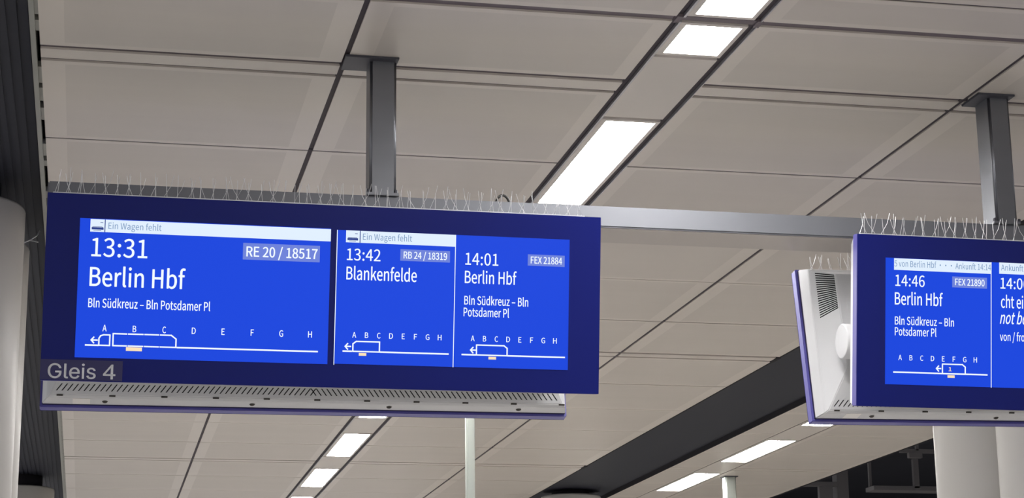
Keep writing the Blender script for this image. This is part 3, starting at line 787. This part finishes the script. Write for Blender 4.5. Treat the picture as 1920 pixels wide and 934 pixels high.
def departure_display(pose, label, sticker_left, spikes=True):
    t = empty('departure_display')
    t.matrix_world = pose
    hw, hh = W_ / 2, H_ / 2
    # front plate: navy glass with lilac edge
    bm = bmesh.new()
    box(bm, (-hw, .004, -hh), (hw, .0185 * S, hh))
    mesh('edge_frame', bm, M['lilac'], t, .003)
    bm = bmesh.new()
    box(bm, (-hw + .0005, 0, -hh + .0005), (hw - .0005, .0045, hh - .0005))
    mesh('bezel', bm, M['bezel'], t, .0012)
    bm = bmesh.new()
    g = .0035 * S
    box(bm, (-hw + g, .018 * S, -hh + g), (hw - g, .0242 * S, hh - g))
    mesh('gasket', bm, M['gasket'], t)
    # casing
    rings = casing_rings()
    bm = bmesh.new()
    vr = [[bm.verts.new(p) for p in r] for r in rings]
    for a, b in zip(vr, vr[1:]):
        for i in range(4):
            bm.faces.new((a[i], a[(i + 1) % 4], b[(i + 1) % 4], b[i]))
    bm.faces.new(vr[0])
    bm.faces.new(vr[-1])
    mesh('casing', bm, M['casing'], t, .004)
    # slanted vent slots along the lower slope
    o, i_ = [Vector(p) for p in rings[3]], [Vector(p) for p in rings[4]]
    n = (o[1] - o[0]).cross(i_[0] - o[0]).normalized()
    if n.z > 0:
        n = -n
    up_ = (i_[0] + i_[1]) / 2 - (o[0] + o[1]) / 2
    base = (o[0] + o[1]) / 2
    bm = bmesh.new()
    N = 48
    L = hw - .0235 * S
    for side in (-1, 1):
        for q in range(N):
            x = side * (.012 + (L - .012) * q / (N - 1))
            x2 = x - side * .022
            a, b = base + up_ * .085 + Vector((x, 0, 0)), base + up_ * .24 + Vector((x2, 0, 0))
            d = Vector((.0026, 0, 0))
            prism(bm, [a - d + n * .0006, a + d + n * .0006, b + d + n * .0006, b - d + n * .0006], -n * .004)
    mesh('vent_slots', bm, M['slot'], t)
    for q in range(11):
        bm = bmesh.new()
        c = base + up_ * -.012 + Vector(((-1 if sticker_left else 1) * (hw - (.036 + .0944 * q) * W_), 0, 0))
        d = Vector((.013, 0, 0))
        e = up_.normalized() * .0035
        prism(bm, [c - d - e + n * .0015, c + d - e + n * .0015, c + d + e + n * .0015, c - d + e + n * .0015], -n * .006)
        mesh('edge_slot', bm, M['screw'], t)
    # vents in both end faces
    for s in (0, 1):
        oo = [o[0], o[3]] if s == 0 else [o[1], o[2]]
        ii = [i_[0], i_[3]] if s == 0 else [i_[1], i_[2]]
        nn = (oo[1] - oo[0]).cross(ii[0] - oo[0]).normalized()
        if (nn.x > 0) == (s == 0):
            nn = -nn
        bm = bmesh.new()
        for q in range(20):
            h = .985 - .335 * q / 19
            def at(f, dz):
                a = oo[0] + (oo[1] - oo[0]) * h
                b = ii[0] + (ii[1] - ii[0]) * h
                return a + (b - a) * f + (oo[1] - oo[0]).normalized() * dz + nn * .0006
            hz = .0026
            prism(bm, [at(.10, -hz), at(.92, -hz), at(.92, hz), at(.10, hz)], -nn * .004)
        mesh('end_vent_slots', bm, M['slot'], t)
    # domed screws on the lower lip
    a, b = [Vector(p) for p in rings[0]], [Vector(p) for p in rings[1]]
    lip_c = ((a[0] + a[1]) * .45 + (b[0] + b[1]) * .55) / 2
    ln = (a[1] - a[0]).cross(b[0] - a[0]).normalized()
    if ln.z > 0:
        ln = -ln
    rot = Vector((0, 0, 1)).rotation_difference(ln).to_matrix()
    for f in (.1175, .388, .647, .899):
        ff = f if sticker_left else 1 - f
        bm = bmesh.new()
        lathe(bm, (0, 0, 0), [(.0125, -.004), (.0120, .001), (.0085, .005), (.003, .007)], 20)
        bmesh.ops.transform(bm, matrix=Matrix.Translation(lip_c + Vector(((ff - .5) * W_, 0, 0))) @ rot.to_4x4(), verts=bm.verts)
        mesh('screw', bm, M['screw'], t, 0, True)
    ff = .075 if sticker_left else 1 - .075
    c = lip_c + Vector(((ff - .5) * W_, 0, 0))
    dd = ((b[0] + b[1]) / 2 - (a[0] + a[1]) / 2) * .42
    bm = bmesh.new()
    d = Vector((.036, 0, 0))
    prism(bm, [c - d - dd + ln * .001, c + d - dd + ln * .001, c + d + dd + ln * .001, c - d + dd + ln * .001], -ln * .002)
    mesh('sticker', bm, M['paper'], t)
    # bird spikes along the top
    st = None
    bm = bmesh.new()
    box(bm, (-hw + .02, .008, hh - .001), (hw - .07, .040, hh + .004))
    st = mesh('bird_spike_strip', bm, M['spike'], t)
    N = 46
    for q in range(N):
        x = -hw + .035 + (W_ - .13) * q / (N - 1)
        bm = bmesh.new()
        for k in range(random.choice((2, 3, 3))):
            bx = x + (k - 1) * .012 + random.uniform(-.006, .006)
            lean = (1 - k) * random.uniform(.15, .55) + random.uniform(-.1, .1)
            ly = random.choice((-1, 1)) * random.uniform(.0, .35)
            hgt = random.uniform(.070, .100)
            p0 = Vector((bx, .022 + random.uniform(-.008, .008), hh + .003))
            p1 = p0 + Vector((lean * hgt * .55, ly * hgt * .5, hgt * .5))
            p2 = p0 + Vector((lean * hgt * .8, ly * hgt, hgt))
            tube(bm, [p0, p1, p2], .0010, 4)
        mesh('spike', bm, M['spike'], st)
    return tag(t, label, 'departure display')

LF = departure_display(frame_of(.31868152, 2.70704396, .61772416, 0, 0, .14450142, .00334825, .0159408, -1),
    'wide blue departure board for track 4 on the left, reading Berlin Hbf and Blankenfelde', True)
LR = departure_display(frame_of(.3144, 2.9531, .6114, 0, 0, .15, .0048, 0., 1),
    'rear display seen from below as a vented white casing behind the left blue board', False)
RF = departure_display(frame_of(1.5045, 2.7167, .6112, 0, 0, .1545, -.0007, .0086, -1),
    'blue departure board at the right edge of the photo, cut off by the frame', True)
RR = departure_display(frame_of(1.5037, 2.9628, .6209, 0, 0, .1448, .0126, .0066, 1),
    'tilted rear display with white vented casing and lilac edge beside the right board', False)

# left board, first screen
s1 = screen(LF, .0570, .4975)
p = Page(s1)
p.bar(.0749, .4975, icon=(.0767, .0973, .1000), msg=('Ein Wagen fehlt', .1058, .1975, .1835, .1500, {'bold': 1.}))
p.write('departure_time', [('13:31', .0784, .1747, .3335, .2350, {'bold': 5.})])
p.badge(.3415, .4786, .2290, .3195, ('RE 20 / 18517', .3475, .4745, .3020, .2480, {'bold': 14.}))
p.write('destination', [('Berlin Hbf', .0772, .2423, .4920, .3920, {'bold': 9.})])
p.write('via_stations', [('Bln Südkreuz – Bln Potsdamer Pl', .0765, .2873, .6060, .5590, {'bold': 10.})])
p.letters(.1061, .4649, .7150, .0170)
lo = [(.0972, .807), (.0972, .770), (.1000, .756), (.1050, .751), (.1157, .751), (.1157, .807), (.0972, .807)]
p.diagram(.0746, .4790, .8075, [lo, car(.1212, .2297, .743, .807, 'r', .0085)], (.0840, .0946, .7800), (.1439, .1714, .8130, .8330), (.0960, .2320))
bm = bmesh.new()
for u in (.146, .1740, .2010):
    p.line(bm, [(u, .737), (u, .749)], .0026, -.0048)
    p.line(bm, [(u, .801), (u, .812)], .0026, -.0048)
mesh('coach_gaps', bm, M['screen'], s1)
# left board, second screen
s2 = screen(LF, .5085, .9402, .1360, .8700)
p = Page(s2)
bm = bmesh.new()
p.rect(bm, .5085, .136, .5098, .876, -.003)
p.rect(bm, .7252, .1365, .7265, .872, -.0034)
mesh('divider_lines', bm, M['white'], s2)
p.bar(.5250, .7258, .1365, .2025, icon=(.527, .5465, .5505), msg=('Ein Wagen fehlt', .5555, .6453, .1850, .1510, {'bold': 1.}))
p.write('departure_time', [('13:42', .5274, .5884, .3005, .2365, {'bold': 5.})])
p.badge(.6246, .7160, .2285, .2925, ('RB 24 / 18319', .6305, .7105, .2790, .2410, {'bold': 14.}))
p.write('destination', [('Blankenfelde', .5273, .6556, .4070, .3370, {'bold': 9.})])
p.letters(.5444, .7000, .7100, .0150)
p.diagram(.5250, .7163, .8000, [car(.5425, .5905, .745, .800, 'l', .0060)], (.5285, .5385, .7740), (.5535, .5670, .8080, .8230), (.5400, .5925))
p.write('departure_time', [('14:01', .7445, .8061, .3000, .2335, {'bold': 5.})])
p.badge(.8615, .9312, .2280, .2915, ('FEX 21884', .8668, .9262, .2785, .2405, {'bold': 14.}))
p.write('destination', [('Berlin Hbf', .7442, .8408, .4025, .3345, {'bold': 9.})])
p.write('via_stations', [('Bln Südkreuz – Bln', .7440, .8635, .5220, .4745, {'bold': 10.}), ('Potsdamer Pl', .7432, .8279, .5875, .5400, {'bold': 10.})])
p.letters(.7611, .9148, .7090, .0150)
p.diagram(.7419, .9334, .8000, [car(.7685, .8255, .745, .800, 'r', .0060)], (.7575, .7665, .7740), (.7910, .8050, .8080, .8230), (.7665, .8275))
# track number sign on the left board
bm = bmesh.new()
box(bm, (-.4995 * W_, -.0016, (.5 - .9955) * H_), ((.1395 - .5) * W_, .001, (.5 - .8880) * H_))
sg = mesh('track_sign', bm, M['sign'], LF)
sg['label'] = 'dark violet sticker reading Gleis 4'
pg = Page(sg)
pg.write('track_lettering', [('Gleis 4', .0128, .1276, .9860, .9085, {'font': 1, 'bold': 6.})], 'signtext', -.0022)
# right board
s3 = screen(RF, .0572, .4985, .1335, .8700)
p = Page(s3)
bm = bmesh.new()
p.rect(bm, .2738, .134, .2751, .872, -.0034)
mesh('divider_lines', bm, M['white'], s3)
p.bar(.0741, .2740, .1350, .2030, msg=('5 von Berlin Hbf ••• Ankunft 14:14', .0745, .2738, .1830, .1480, {'bold': 1.}))
p.write('departure_time', [('14:46', .0765, .1366, .2965, .2310, {'bold': 5.})])
p.badge(.1937, .2657, .2275, .2915, ('FEX 21890', .1992, .2605, .2780, .2400, {'bold': 14.}))
p.write('destination', [('Berlin Hbf', .0756, .1740, .4050, .3345, {'bold': 9.})])
p.write('via_stations', [('Bln Südkreuz – Bln', .0758, .1972, .5220, .4755, {'bold': 10.}), ('Potsdamer Pl', .0759, .1610, .5850, .5380, {'bold': 10.})])
p.letters(.0869, .2413, .7130, .0150)
p.diagram(.0740, .2657, .7985, [car(.1735, .2205, .743, .7985, 'r', .0060)], (.1612, .1700, .7700), (.1840, .1985, .8070, .8220), (.1740, .1745))
p.write('class_mark', [('1', .1860, .1925, .7830, .7600, {'bold': 12.})], 'amber')
p.bar(.2914, .4975, .1330, .1995, msg=('Ankunft 14:00', .2950, .3760, .1800, .1450, {'bold': 1.}))
p.write('departure_time', [('14:00', .2936, .3540, .2870, .2235, {'bold': 5.})])
p.write('scrolling_message', [('cht einst', .2947, .3700, .4000, .3290, {'bold': 9.}), ('not boar', .2924, .3680, .4940, .4240, {'bold': 9., 'slant': .18}), ('von / from', .2924, .3560, .5946, .5470, {'bold': 10.})])
screen(RF, .5085, .9402, .1360, .8700)
for d in (LR, RR):
    screen(d, .0570, .4975)
    screen(d, .5085, .9402, .1360, .8700)

# round tube between the two displays of each unit, hung from the beam
def hanger(x0, x1, y, z, label):
    t = empty('mounting_tube', P((x0 + x1) / 2, y, z))
    o = t.location
    bm = bmesh.new()
    h = (x1 - x0) / 2 * S
    r = .0275 * S
    lathe(bm, (0, 0, 0), [(r - .004, -h), (r, -h + .004), (r, h - .004), (r - .004, h)], 48, 'x')
    s = mesh('tube', bm, M['casing'], t)
    for q in s.data.polygons:
        q.use_smooth = len(q.vertices) == 4
    for f in (.18, .82):
        bm = bmesh.new()
        x = (x0 + (x1 - x0) * f)
        box(bm, P(x - .012, y - .010, z + .02) - o, P(x + .012, y + .010, ZB + .0005) - o)
        mesh('hanger_plate', bm, M['steel'], t, .003)
    for f in (.15, .4, .6, .85):
        bm = bmesh.new()
        x = (x0 + (x1 - x0) * f)
        box(bm, P(x - .015, y - .034, z - .012) - o, P(x + .015, y + .034, z + .012) - o)
        mesh('clamp', bm, M['flange'], t, .003)
    tag(t, label, 'mounting tube')
hanger(-.052, .69, 2.830, .606, 'thick round mounting tube hidden between the two left displays')
hanger(1.134, 1.875, 2.840, .604, 'white round tube end between the two displays on the right')
